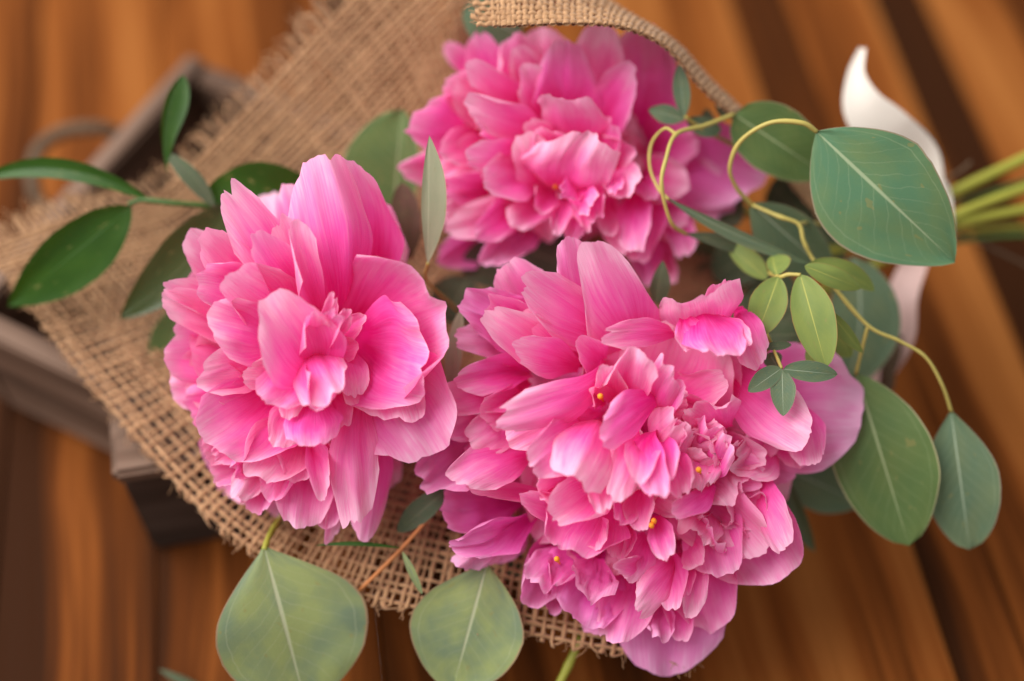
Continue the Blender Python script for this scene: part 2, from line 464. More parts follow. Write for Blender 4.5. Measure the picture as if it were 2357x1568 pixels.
def woven(parent, names, f, nu, nv, wr, tr, amp, u_start=0.0, v_start=0.0, u_ext=0.0, v_ext=0.0, seed=1, gaps=0.0):
    """nu threads at constant u (running along v) and nv threads at constant v"""
    rng = np.random.default_rng(seed)
    def build(nm, n, m, along_v):
        V, F, UV = [], [], []
        base = 0
        for i in range(n):
            c = (i + 0.5 + rng.normal(0, 0.09)) / n
            if along_v and c < u_start: continue
            if not along_v and c < v_start: continue
            lo = -(v_ext if along_v else u_ext) * (0.4 + 0.9 * rng.random())
            k = int(2 * m * (1 - lo)) + 1
            t = np.linspace(lo, 1.0, k)
            wob = np.interp(t, np.linspace(lo, 1, 14), rng.normal(0, 0.06, 14)) / n
            if lo < 0:
                wob = wob + np.where(t < 0, (t / lo) ** 2, 0) * rng.normal(0, 0.9) / n
            cc = np.full(k, c) + wob
            U, W = (cc, t) if along_v else (t, cc)
            P = f(U, W)
            eps = 1e-3
            du = f(U + eps, W) - f(U - eps, W)
            dv = f(U, W + eps) - f(U, W - eps)
            nr = np.cross(du, dv); nr /= np.linalg.norm(nr, axis=1)[:, None] + 1e-12
            tn = dv if along_v else du
            tn = tn / (np.linalg.norm(tn, axis=1)[:, None] + 1e-12)
            sd = np.cross(nr, tn)
            phase = np.cos(np.pi * (t * m - 0.5)) if True else 0
            # crossings sit at t = (j + .5)/m ; alternate over and under
            ph = np.sin(np.pi * t * m + (np.pi if (i % 2) else 0))
            if not along_v: ph = -ph * 1.0
            P = P + nr * (amp * ph)[:, None]
            wv = wr * (1 + 0.22 * rng.normal() + np.interp(t, np.linspace(lo, 1, 40), rng.normal(0, 0.16, 40)))
            wv = np.clip(wv, wr * 0.5, wr * 1.7)
            S = 6
            for s in range(S):
                a = 2 * np.pi * s / S
                ring = P + sd * (np.cos(a) * wv)[:, None] + nr * (np.sin(a) * tr)
                V.append(ring)
                UV.append(np.stack([np.full(k, i * 0.037 + s / S * 0.02), t], 1))
            idx = base + np.arange(S)[:, None] * k + np.arange(k)[None, :]
            nx = np.roll(idx, -1, 0)
            q = np.stack([idx[:, :-1], nx[:, :-1], nx[:, 1:], idx[:, 1:]], -1).reshape(-1, 4)
            F.append(q)
            base += S * k
        V = np.concatenate(V); F = np.concatenate(F); UV = np.concatenate(UV)
        me = bpy.data.meshes.new(nm)
        me.vertices.add(len(V)); me.vertices.foreach_set('co', V.astype(np.float32).ravel())
        me.loops.add(F.size); me.loops.foreach_set('vertex_index', F.astype(np.int32).ravel())
        me.polygons.add(len(F))
        me.polygons.foreach_set('loop_start', np.arange(0, F.size, 4, dtype=np.int32))
        me.update(calc_edges=True)
        me.polygons.foreach_set('use_smooth', np.ones(len(F), dtype=bool))
        ul = me.uv_layers.new(name='UVMap')
        ul.data.foreach_set('uv', UV.astype(np.float32)[F.ravel()].ravel())
        me.validate()
        o = link(nm, me, JUTE, parent)
        o['kind'] = 'stuff'
        return o
    build(names[0], nu, nv, True)
    build(names[1], nv, nu, False)

burlap = thing('burlap_wrap', QZ(700, 900, 0.05), 'loosely woven tan burlap wrapped around the bouquet with frayed edges', 'burlap')
def rows(xy, dd):
    return [[(x, y, d) for (x, y), d in zip(a, b)] for a, b in zip(xy, dd)]
lower = patch(rows([
    [(-45, 545), (60, 700), (250, 940), (500, 1212), (705, 1338), (955, 1408), (1250, 1474), (1590, 1532)],
    [(140, 475), (280, 630), (470, 830), (690, 1010), (850, 1085), (1030, 1130), (1300, 1195), (1630, 1255)],
    [(340, 425), (470, 560), (660, 710), (850, 830), (1000, 870), (1150, 900), (1380, 960), (1670, 1010)],
    [(550, 225), (680, 370), (840, 540), (1010, 680), (1150, 720), (1290, 740), (1480, 800), (1730, 850)],
    [(755, 5), (880, 170), (1000, 370), (1160, 540), (1300, 600), (1430, 640), (1600, 700), (1790, 740)],
    [(960, -200), (1085, -40), (1090, 130), (1260, 360), (1420, 480), (1560, 560), (1700, 620), (1860, 670)],
], [
    [-66, -60, -48, -32, -24, -19, -18, -20],
    [-72, -70, -63, -52, -46, -42, -40, -40],
    [-78, -80, -76, -68, -62, -58, -56, -54],
    [-80, -84, -82, -74, -66, -62, -60, -58],
    [-76, -82, -86, -84, -78, -76, -74, -72],
    [-64, -70, -84, -90, -88, -86, -84, -82],
]))
woven(burlap, ('warp_threads', 'weft_threads'), lower, 100, 66, 0.00085, 0.00070, 0.00055, u_start=0.022, v_start=0.004, u_ext=0.016, v_ext=0.007, seed=3)
fold = patch([
    [(1112, 62, -8), (1200, 60, -6), (1320, 56, -6), (1430, 64, -8), (1530, 108, -16), (1612, 200, -26), (1700, 285, -38), (1800, 400, -52), (1900, 520, -64)],
    [(1104, 10, -14), (1200, 8, -12), (1318, 20, -14), (1437, 44, -18), (1540, 96, -26), (1625, 187, -36), (1715, 272, -46), (1820, 384, -58), (1925, 505, -68)],
    [(1098, -60, -24), (1200, -55, -24), (1320, -20, -28), (1446, 34, -34), (1552, 100, -44), (1636, 190, -54), (1726, 276, -62), (1832, 384, -70), (1938, 500, -76)],
    [(1090, -170, -44), (1200, -140, -46), (1325, -60, -52), (1450, 40, -60), (1556, 120, -70), (1640, 215, -78), (1730, 300, -84), (1836, 400, -88), (1940, 510, -90)],
])
woven(burlap, ('warp_threads', 'weft_threads'), fold, 62, 13, 0.00100, 0.00080, 0.00055, u_start=0.03, u_ext=0.030, seed=5)

# loose fibres along the cut edges
rng = random.Random(11)
V, F = [], []
def hair(p, d, ln, r):
    pts = [p]
    v = d.normalized()
    for k in range(5):
        v = (v + Vector((rng.gauss(0, .35), rng.gauss(0, .35), rng.gauss(0, .35)))).normalized()
        pts.append(pts[-1] + v * ln / 5)
    tube_geo(pts, r, 4, V, F, caps=False)
for k in range(110):
    u = rng.random()
    p = Vector(lower(np.array([u]), np.array([0.004]))[0]); q = Vector(lower(np.array([u]), np.array([0.05]))[0])
    hair(p, (p - q), rng.uniform(.002, .007), .00013)
for k in range(150):
    v = rng.random()
    p = Vector(lower(np.array([0.0]), np.array([v]))[0]); q = Vector(lower(np.array([0.04]), np.array([v]))[0])
    hair(p, (p - q), rng.uniform(.003, .010), .00016)
for k in range(60):
    v = rng.random()
    p = Vector(fold(np.array([0.0]), np.array([v]))[0]); q = Vector(fold(np.array([0.04]), np.array([v]))[0])
    hair(p, (p - q), rng.uniform(.002, .007), .00014)
for k in range(30):
    p = Vector(lower(np.array([0.995]), np.array([rng.uniform(0, .05)]))[0])
    hair(p, Vector((1, -.3, -.1)), rng.uniform(.003, .008), .00016)
fo = link('loose_fibres', mesh('loose_fibres', V, F), JUTE, burlap)
fo['kind'] = 'stuff'

# ------------------------------------------------------------------ petals
NU, NV = 22, 20
seedc = [0]
def fbm(x, y, z):
    return noise.noise(Vector((x, y, z)))
def petal(parent, tr, bx, by, tx, ty, wpx, db, dt, ref, bow=0.07, cup=0.14, ruf=0.075, jag=0.030, roll=None, curl=0.0, k=0.26, nar=0.30, bend=None, mat=None, name='petal'):
    (ox, oy, sc) = tr
    seedc[0] += 1
    sd = seedc[0] * 3.71
    bx, by, tx, ty, wpx = ox + bx * sc, oy + by * sc, ox + tx * sc, oy + ty * sc, wpx * sc
    db, dt = (ref + db) / 1000, (ref + dt) / 1000
    B, T = Q(bx, by, db), Q(tx, ty, dt)
    wd = 1.2 * wpx * K * (FOCUS - dt)
    a = T - B
    L = a.length
    ah = a / L
    c = (CAM - (B + T) / 2).normalized()
    n = (c - ah * c.dot(ah))
    n.normalize()
    nseed = random.Random(seedc[0])
    if roll is None:
        roll = nseed.uniform(-34, 34) * (1.0 if wpx < 115 else 0.25)
    if bend is None:
        bend = nseed.uniform(-.06, .06)
    cup += nseed.uniform(-.08, .14)
    bow += nseed.uniform(-.06, .08)
    curl += nseed.uniform(-.10, .14)
    crum = 0.06 if mat is PETAL_MAUVE and ruf > .09 else (.028 if ruf > .1 else .010)
    lip = nseed.choice((-1, -1, 1, 0)) * nseed.uniform(.03, .10)
    crease = nseed.uniform(-.10, .10)
    cpos = nseed.uniform(-.5, .5)
    n = Matrix.Rotation(math.radians(roll), 3, ah) @ n
    s = ah.cross(n)
    Vs, UV = [], []
    notch = [(nseed.uniform(-.8, .8), nseed.uniform(.06, .16), nseed.uniform(.02, .07)) for _ in range(nseed.choice((0, 1, 1, 2)))]
    lop = nseed.uniform(-.12, .12)
    for j in range(NV):
        v = j / (NV - 1)
        v = v ** 0.92
        for i in range(NU):
            u = -1 + 2 * i / (NU - 1)
            tl = 1 - k * abs(u) ** 2.9 + lop * u + jag * (1.6 * fbm(u * 2.8, sd, 0) + 0.7 * fbm(u * 10.0, sd, 4) + 0.35 * fbm(u * 21.0, sd, 6))
            for (nu_, nw, nd) in notch:
                tl -= nd * jag / 0.035 * math.exp(-((u - nu_) / nw) ** 2)
            t = v * tl
            q = min(1.0, v / 0.72)
            hw = wd / 2 * (nar + (1 - nar) * (q * q * (3 - 2 * q))) * (1 - 0.10 * max(0, v - .7) / .3)
            hw *= 1 + 0.10 * fbm(v * 3.1, sd, 9 + (1 if u > 0 else -1))
            g = v ** 1.2
            off = bow * L * math.sin(math.pi * min(1, t ** 0.85)) + curl * L * v ** 4
            off += cup * wd * (u * u - 0.25) * (0.35 + 0.65 * v)
            off += ruf * wd * 1.5 * fbm(u * 1.5, v * 1.4, sd) * g
            off += ruf * wd * 1.0 * fbm(u * 2.7, v * 2.4, sd + 7) * g * v
            off += ruf * wd * 0.6 * fbm(u * 6.5, v * 3.0, sd + 3) * v ** 5
            off += lip * wd * (v ** 7 + .6 * abs(u) ** 7 * v) + crease * wd * v * math.exp(-((u - cpos) / .22) ** 2)
            off += crum * wd * (fbm(u * 5, v * 6, sd + 11) + .6 * fbm(u * 11, v * 12, sd + 13)) * min(1, v * 2)
            side = ruf * wd * 0.8 * fbm(u * 2.4, v * 2.2, sd + 5) * v
            p = B + a * t + s * (u * hw + side + bend * L * 4 * v * (1 - v)) + n * off
            Vs.append(p)
            UV.append((u * .5 + .5, min(1.0, v * (0.82 + 0.18 * max(abs(u) ** 2, v ** 3)))))
    F = [(j * NU + i, j * NU + i + 1, (j + 1) * NU + i + 1, (j + 1) * NU + i) for j in range(NV - 1) for i in range(NU - 1)]
    me = mesh(name, Vs, F, True, UV)
    return link(name, me, mat or PETAL, parent)
MV = dict(mat=PETAL_MAUVE)

def flower(loc, label, tr, ref, petals, ring, stamens, stem_pts):
    root = thing('peony', loc, label, 'peony', 'pink peonies of the bouquet')
    for row in ring:         # hidden under-layers of the flower head
        cx, cy, rx, ry, n, rot, bfrac, wpx, db, dt = row
        for i in range(n):
            a = rot + 2 * math.pi * i / n + random.uniform(-.12, .12)
            rr = random.uniform(.90, 1.04)
            petal(root, tr, cx + math.cos(a) * rx * bfrac, cy + math.sin(a) * ry * bfrac, cx + math.cos(a) * rx * rr, cy + math.sin(a) * ry * rr, wpx * random.uniform(.85, 1.15), db, dt + random.uniform(-3, 3), ref, ruf=0.12)
    for p in petals:
        opt = dict(p[7]) if len(p) > 7 else {}
        petal(root, tr, *p[:7], ref, **opt)
    ox, oy, sc = tr
    for (x, y, d) in stamens:
        V, F = [], []
        b = Q(ox + x * sc + 6, oy + y * sc + 10, (ref + d - 14) / 1000); t = Q(ox + x * sc, oy + y * sc, (ref + d) / 1000)
        ax = (t - b).normalized()
        tube_geo([b, b.lerp(t, .5), t], .0004, 6, V, F)
        tube_geo([t - ax * .0012, t - ax * .0005, t + ax * .0012, t + ax * .0022], lambda q: .0010 * (0.35 + math.sin(math.pi * (0.15 + 0.7 * q)) * .75), 7, V, F)
        link('stamen', mesh('stamen', V, F), STAMEN, root)
    stem(root, stem_pts, (17, 14), STEM_G, sub=10)
    # sepals hugging the underside
    x0, y0, d0 = stem_pts[0]
    for i in range(5):
        a = i * 2 * math.pi / 5 + .4
        petal(root, (0, 0, 1), x0, y0, x0 + 105 * math.cos(a), y0 + 95 * math.sin(a), 80, d0 - 1 - ref, d0 + 5 - ref, ref, mat=EUC_OLIVE, ruf=.03, name='sepal')
    return root

C = dict
F1 = [
    (700, 560, 556, 195, 130, -35, -22), (900, 560, 938, 262, 120, -36, -26), (860, 620, 798, 88, 215, -30, -9, C(cup=.2)),
    (745, 680, 672, 98, 250, -26, 4, C(cup=-.16, bow=.09, jag=.02)),
    (790, 740, 1190, 620, 450, -30, -1, C(cup=.32, jag=.015, curl=.08)),
    (810, 830, 1075, 1170, 430, -28, -2, C(cup=.24, jag=.02, curl=.05)),
    (810, 760, 1060, 870, 360, -22, 7, C(cup=.12, jag=.10)),
    (800, 770, 985, 1040, 250, -22, 3, C(cup=.12)),
    (835, 900, 820, 1445, 150, -18, -3, C(cup=-.3, bow=.10, bend=.04)), (890, 1000, 842, 1490, 130, -30, -14, C(cup=-.2)),
    (850, 1100, 965, 1285, 130, -44, -38), (720, 1150, 728, 1500, 90, -30, -18),
    (450, 620, 190, 385, 170, -34, -16), (480, 620, 242, 342, 150, -30, -8), (610, 640, 332, 208, 165, -26, -2, C(cup=-.14)),
    (640, 640, 545, 288, 120, -24, 0), (700, 700, 575, 325, 100, -18, 8, C(cup=.25)), (670, 690, 432, 362, 150, -20, 9, C(cup=.16, bow=.1)),
    (620, 690, 342, 492, 200, -17, 10, C(cup=.10, bow=.1)), (500, 640, 222, 540, 190, -24, 1), (480, 700, 98, 615, 150, -36, -16), (470, 660, 110, 570, 110, -34, -14),
    (450, 760, 125, 770, 290, -40, -18, C(cup=.1)), (430, 880, 145, 930, 220, -40, -22), (450, 960, 205, 1010, 170, -36, -20),
    (540, 770, 295, 680, 210, -12, 9), (530, 810, 232, 885, 175, -18, 3, C(bow=.12)), (500, 830, 330, 800, 130, -20, -2), (560, 860, 410, 890, 120, -12, 4),
    (570, 930, 295, 1160, 310, -20, 3, C(cup=.10, bow=.12, jag=.02)), (560, 960, 300, 1010, 190, -22, -2),
    (480, 1040, 215, 1085, 150, -38, -22), (500, 1090, 255, 1210, 160, -38, -20), (520, 1120, 305, 1310, 160, -38, -18), (540, 1130, 395, 1375, 160, -36, -16), (560, 1140, 480, 1405, 150, -34, -14),
    (480, 1120, 330, 1250, 120, -30, -9, C(ruf=.12)), (510, 1160, 400, 1330, 120, -30, -8, C(ruf=.12)), (480, 1080, 290, 1190, 110, -30, -10, C(ruf=.12)),
    (610, 1060, 440, 1268, 210, -20, -1), (640, 1080, 600, 1250, 170, -22, -3), (610, 1130, 510, 1350, 130, -26, -7), (650, 1150, 625, 1425, 200, -28, -7), (700, 1150, 690, 1440, 150, -30, -14),
    (640, 1110, 705, 1348, 80, -16, 3, C(cup=.4)), (720, 1080, 690, 1260, 110, -28, -10), (760, 1050, 740, 1260, 110, -30, -14),
    (645, 890, 520, 635, 270, -10, 19, C(cup=.34, bow=.12)), (650, 850, 505, 1000, 180, -10, 14, C(cup=.2)), (650, 840, 640, 645, 100, -8, 16, C(cup=.45)),
    (655, 800, 735, 985, 190, -8, 17, C(cup=-.16)), (660, 860, 665, 1015, 110, -6, 20, C(cup=.3)), (675, 800, 770, 648, 90, -10, 17, C(ruf=.16)), (690, 760, 745, 598, 60, -10, 12, C(ruf=.16)),
    (660, 960, 660, 1168, 185, -6, 11, C(cup=-.1)), (620, 980, 535, 1150, 130, -10, 6), (600, 960, 575, 1035, 90, -4, 9),
    (720, 740, 790, 655, 70, -10, 9, C(ruf=.15)), (750, 770, 860, 685, 80, -14, 2), (760, 790, 805, 965, 120, -14, 0), (730, 800, 830, 770, 90, -14, -2), (720, 960, 770, 1090, 90, -14, 0),
]
F2 = [
    (1160, 620, 1650, 650, 400, -46, -30, C(cup=.08, jag=.012, **MV)), (700, 420, 632, 60, 170, -32, -2, C(roll=25, jag=.02)),
    (840, 460, 672, 40, 270, -26, 4, C(cup=-.18, k=.8, jag=.01)), (800, 410, 415, 200, 190, -24, -1, C(cup=-.22, bow=.1)),
    (520, 420, 218, 250, 180, -34, -12, C(ruf=.14, **MV)), (560, 400, 385, 165, 180, -34, -10, C(ruf=.10)), (480, 440, 238, 380, 170, -36, -14, C(ruf=.13, **MV)), (470, 420, 300, 250, 130, -34, -8, C(ruf=.12)),
    (600, 480, 308, 302, 150, -22, 0, C(cup=.2)), (640, 500, 415, 440, 130, -18, 5), (640, 500, 410, 330, 90, -24, -3), (680, 480, 470, 300, 170, -28, -8), (720, 480, 620, 410, 110, -20, -2),
    (1000, 380, 703, 398, 95, -18, 6, C(cup=-.16)), (880, 660, 1000, 340, 440, -38, -14, C(cup=.15, jag=.015)), (930, 650, 1200, 470, 320, -40, -16, C(jag=.015)),
    (1090, 430, 1050, 205, 270, -20, 3, C(cup=-.36, jag=.02)), (1070, 300, 1165, 495, 190, -8, 9, C(cup=-.24)), (1200, 290, 1265, 482, 120, -16, 0, C(cup=-.2)), (1010, 320, 1035, 425, 90, -6, 3, C(ruf=.2)), (1140, 330, 1235, 440, 110, -8, 6), (1120, 320, 1140, 196, 110, -20, -4),
    (950, 650, 1172, 552, 140, -26, -6), (930, 660, 1100, 660, 150, -28, -10), (1150, 505, 1458, 745, 210, -24, 3, C(cup=-.26, jag=.015, nar=.5)), (1400, 620, 1475, 858, 130, -28, -8, C(cup=-.34)), (1350, 700, 1430, 860, 110, -34, -18),
    (1040, 700, 1300, 860, 270, -40, -22), (1080, 640, 1430, 850, 230, -42, -26, C(**MV)), (1150, 760, 1300, 830, 120, -26, -8, C(cup=.35)),
    (1275, 880, 1388, 1160, 130, -20, -1, C(cup=-.22, nar=.6, jag=.01)), (1130, 960, 1390, 1255, 290, -36, -18, C(cup=.1, jag=.012)), (1000, 1120, 945, 1590, 330, -38, -20, C(cup=.10, jag=.015, **MV)), (1040, 1140, 1130, 1440, 230, -38, -18, C(jag=.02)),
    (470, 520, 215, 548, 120, -28, -5, C(cup=.5)), (460, 545, 138, 645, 130, -26, -7, C(cup=.42)), (410, 640, 65, 905, 240, -38, -18, C(ruf=.20, **MV)), (430, 650, 250, 775, 150, -30, -8, C(ruf=.12)), (440, 600, 270, 650, 140, -26, -9), (360, 640, 130, 720, 150, -34, -13, C(ruf=.14, **MV)), (400, 760, 180, 850, 150, -38, -20, C(ruf=.14, **MV)),
    (450, 960, 125, 1010, 180, -40, -22, C(ruf=.10, **MV)), (480, 1010, 195, 1145, 130, -28, -6, C(ruf=.32, cup=.4, **MV)), (490, 1040, 225, 1225, 100, -32, -13, C(ruf=.2, **MV)), (450, 1050, 330, 1180, 110, -40, -26, C(**MV)),
    (735, 492, 322, 700, 140, -14, 11, C(cup=-.26, bow=.12)), (670, 640, 400, 768, 160, -22, -2), (620, 620, 480, 680, 120, -24, -4),
    (480, 810, 198, 908, 160, -20, 3, C(cup=-.16)), (580, 970, 242, 945, 70, -24, -5), (640, 1010, 405, 950, 90, -18, 1),
    (650, 700, 448, 862, 170, -12, 14, C(bow=.16, cup=-.10)), (710, 695, 605, 895, 210, -8, 20, C(bow=.16, cup=-.12, k=.2)), (710, 900, 545, 1045, 160, -10, 12), (600, 880, 470, 900, 110, -14, 4), (560, 920, 520, 1000, 70, -14, 4),
    (750, 980, 590, 1188, 270, -18, 6, C(cup=-.12)), (700, 1040, 715, 1145, 90, -10, 6), (930, 600, 725, 745, 145, -4, 19, C(cup=-.2, k=.2)),
    (800, 630, 830, 455, 160, -14, 15, C(cup=.3, ruf=.1)), (770, 620, 745, 500, 100, -14, 11), (880, 650, 945, 505, 140, -14, 13, C(cup=-.2)), (930, 690, 990, 560, 100, -14, 7), (720, 620, 690, 560, 120, -18, 6, C(ruf=.14)), (720, 650, 600, 600, 130, -18, 4, C(ruf=.14)),
    (830, 720, 775, 945, 120, -6, 18, C(ruf=.09)), (900, 730, 905, 960, 130, -4, 22, C(ruf=.09)), (730, 840, 722, 1048, 90, -6, 15), (800, 940, 790, 1060, 100, -10, 9), (870, 940, 860, 1065, 100, -10, 9), (850, 780, 850, 900, 110, -2, 22, C(cup=.3)), (940, 760, 960, 900, 100, -6, 18), (960, 800, 1010, 960, 110, -10, 12, C(ruf=.12)),
    (1120, 920, 962, 1048, 80, -6, 9, C(cup=-.2)), (1000, 880, 1255, 1175, 240, -28, -6, C(ruf=.1)), (1040, 960, 1165, 1232, 200, -24, -4), (1000, 860, 1275, 900, 190, -30, -8), (1020, 900, 1275, 1040, 200, -30, -8),
    (550, 1060, 422, 1350, 150, -34, -18, C(jag=.015, **MV)), (730, 1130, 600, 1400, 270, -30, -10, C(ruf=.12, **MV)), (640, 1150, 490, 1290, 160, -30, -7, C(ruf=.2, **MV)), (560, 1200, 520, 1390, 70, -36, -20, C(**MV)), (700, 1180, 660, 1320, 150, -20, -4, C(ruf=.16, **MV)),
    (860, 1170, 760, 1490, 180, -30, -12), (860, 1180, 752, 1200, 70, -8, 5), (915, 1030, 955, 1180, 85, -6, 11), (985, 1185, 845, 1365, 125, -16, 1, C(cup=-.15)), (950, 1150, 965, 1358, 115, -18, -2), (1065, 1140, 1040, 1378, 85, -20, -4, C(cup=.3)), (1010, 1160, 1010, 1340, 90, -22, -7), (930, 1280, 915, 1478, 110, -28, -9, C(ruf=.16, **MV)), (960, 1290, 990, 1480, 100, -28, -12, C(cup=.3)),
    (780, 1280, 680, 1440, 150, -36, -22, C(**MV)), (880, 1100, 830, 1240, 130, -14, 1), (820, 1060, 770, 1180, 110, -16, -2), (1030, 1100, 1080, 1200, 120, -18, -1),
]
rr = random.Random(5)
for (x, y) in [(1000, 690), (1060, 645), (1010, 725), (1180, 745), (1090, 790), (1205, 850), (1225, 940), (1150, 890), (1265, 1000), (1268, 1100), (1100, 830), (1045, 765), (1130, 1000), (1190, 1080), (1060, 1085), (1100, 1150), (1025, 1130), (1010, 620), (1140, 760), (1180, 980), (990, 1010), (1080, 900), (1120, 690), (1230, 1060), (1160, 1140)]:
    dx, dy = 880 - x, 860 - y
    L = math.hypot(dx, dy)
    dd = 15 - 0.055 * L + rr.uniform(-4, 4)
    b = math.atan2(dy, dx) + rr.gauss(0, .9)
    ln = rr.uniform(80, 150)
    F2.append((x + math.cos(b) * ln, y + math.sin(b) * ln, x, y, rr.uniform(70, 190), dd - rr.uniform(12, 26), dd, C(ruf=.17, cup=rr.uniform(-.25, .5), roll=rr.uniform(-55, 55))))
F3 = [
    (1400, 760, 2120, 835, 400, -42, -25, C(jag=.02, **MV)), (1400, 800, 1900, 1010, 300, -44, -28, C(**MV)), (1380, 720, 1720, 680, 260, -38, -20, C(jag=.02)), (1440, 840, 1670, 900, 230, -32, -14, C(jag=.02)),
    (1380, 680, 1490, 85, 340, -38, -14, C(jag=.02)), (1150, 580, 1215, 62, 270, -30, -7, C(jag=.02)), (1000, 420, 890, 70, 250, -40, -20), (830, 490, 700, 98, 230, -34, -13), (720, 430, 540, 98, 200, -38, -17), (620, 400, 393, 165, 110, -38, -22),
    (840, 520, 508, 222, 150, -24, 1, C(cup=.2)), (690, 530, 375, 310, 230, -34, -12), (550, 610, 175, 570, 300, -32, -6, C(cup=.3)), (700, 560, 420, 420, 200, -32, -9),
    (1020, 620, 1045, 185, 350, -24, 2, C(cup=.10, k=.5)), (1080, 700, 1045, 362, 310, -16, 11, C(cup=-.16, jag=.015)), (1220, 660, 1400, 310, 230, -24, 0), (1240, 650, 1310, 310, 170, -28, -6), (880, 400, 760, 200, 160, -30, -5), (940, 560, 830, 290, 200, -24, 0),
    (890, 630, 502, 488, 190, -18, 7, C(ruf=.1)), (810, 660, 505, 785, 190, -16, 5), (590, 640, 340, 775, 180, -28, -2), (890, 860, 570, 922, 240, -18, 5), (760, 620, 520, 600, 150, -22, 1), (640, 720, 380, 830, 160, -28, -7),
    (1010, 960, 1075, 690, 440, -12, 15, C(cup=.08, ruf=.12)), (910, 900, 800, 690, 190, -12, 9, C(cup=.3)), (1190, 810, 1300, 592, 240, -22, 2, C(cup=.3)), (1240, 800, 1405, 945, 200, -14, 9, C(cup=-.1)), (1180, 740, 1400, 720, 180, -20, 1), (1000, 720, 880, 620, 160, -14, 9, C(ruf=.13)), (960, 700, 830, 580, 120, -14, 5),
    (1090, 880, 990, 1010, 140, -10, 12, C(ruf=.2)), (1120, 890, 1130, 1060, 140, -8, 13, C(ruf=.2)), (1180, 890, 1210, 1120, 120, -10, 9, C(ruf=.16)), (1040, 990, 980, 1190, 100, -14, 4, C(ruf=.2)), (1100, 1010, 1060, 1250, 100, -16, 0, C(ruf=.2)), (1200, 1000, 1240, 1210, 120, -16, 2), (1150, 1000, 1140, 1180, 100, -10, 5, C(ruf=.2)), (1290, 860, 1300, 990, 110, -10, 8, C(ruf=.14)),
    (1400, 950, 1390, 1245, 190, -16, 4), (1280, 960, 1310, 1275, 140, -22, -4), (1480, 990, 1430, 1348, 240, -28, -8), (1560, 1040, 1655, 1300, 170, -32, -12, C(ruf=.18)), (1440, 1150, 1480, 1465, 170, -40, -24, C(**MV)), (1560, 1180, 1600, 1445, 130, -38, -20, C(ruf=.15)), (1420, 900, 1490, 1010, 150, -20, 0), (1500, 980, 1640, 1120, 170, -34, -14),
    (520, 800, 140, 832, 180, -38, -14), (720, 890, 370, 900, 210, -30, -8), (680, 960, 395, 1055, 210, -32, -12), (870, 990, 410, 1140, 190, -28, -8, C(ruf=.09)), (910, 1080, 590, 1380, 180, -32, -12, C(ruf=.1, **MV)), (720, 1080, 320, 1310, 210, -42, -26, C(**MV)), (780, 990, 560, 1180, 170, -24, -4), (620, 760, 260, 930, 170, -36, -14), (900, 990, 760, 1130, 170, -20, 0), (960, 940, 860, 1070, 140, -18, 3), (700, 820, 560, 850, 140, -22, -1), (880, 800, 740, 790, 120, -18, 2),
]
def ruffles(cx, cy, rx, ry, n, hi, fall, seed, wlo=90, whi=170):
    """small crumpled inner petals at all angles"""
    r = random.Random(seed)
    out = []
    for i in range(n):
        a = r.uniform(0, 2 * math.pi); q = math.sqrt(r.random())
        x, y = cx + math.cos(a) * rx * q, cy + math.sin(a) * ry * q
        b = a + r.gauss(0, .7)
        L = r.uniform(90, 150)
        d = hi - fall * q * q + r.uniform(-5, 3)
        out.append((x - math.cos(b) * L, y - math.sin(b) * L, x, y, r.uniform(wlo, whi), d - 18, d, dict(ruf=.16, cup=r.uniform(-.2, .5), roll=r.uniform(-50, 50))))
    return out
flower(QZ(750, 900, 0.06), 'full pink peony with smooth cupped outer petals, lying between dark green and round sage leaves', (306.9, 306.9, 0.6263), 6, F1 + ruffles(560, 850, 300, 420, 14, -6, 18, 1),
       [(620, 820, 455, 590, 10, .1, .2, 420, -50, -36), (600, 820, 390, 520, 10, .3, .2, 330, -40, -24)],
       [], [(720, 800, -50), (1000, 740, -78), (1500, 650, -88), (2000, 560, -84), (2190, 515, -78), (2420, 470, -80)])
flower(QZ(1500, 1000, 0.06), 'largest pink peony with dense ruffled centre and orange stamens, overhanging the burlap corner', (920.7, 521.7, 0.6457), 6, F2 + ruffles(860, 850, 330, 360, 20, -4, 18, 2),
       [(850, 860, 540, 540, 10, .2, .2, 400, -54, -42), (860, 860, 440, 460, 10, .1, .2, 330, -42, -26)],
       [(715, 606, 6), (1065, 868, 8), (896, 1066, 6), (560, 1186, -4), (905, 1050, 5)], [(1490, 1080, -52), (1650, 900, -82), (1850, 700, -92), (2050, 590, -86), (2190, 500, -76), (2420, 410, -78)])
flower(QZ(1300, 420, 0.06), 'soft pink peony tucked under the folded burlap edge beside curling eucalyptus stems', (859.3, 30.7, 0.43065), -30, F3 + ruffles(950, 750, 450, 380, 16, -6, 18, 3, 130, 240),
       [(900, 740, 640, 540, 10, .2, .2, 520, -50, -40), (920, 740, 520, 470, 10, .1, .2, 420, -42, -26)],
       [(975, 925, -6)], [(1330, 420, -84), (1500, 450, -100), (1800, 500, -98), (2050, 520, -88), (2190, 445, -82), (2420, 335, -82)])

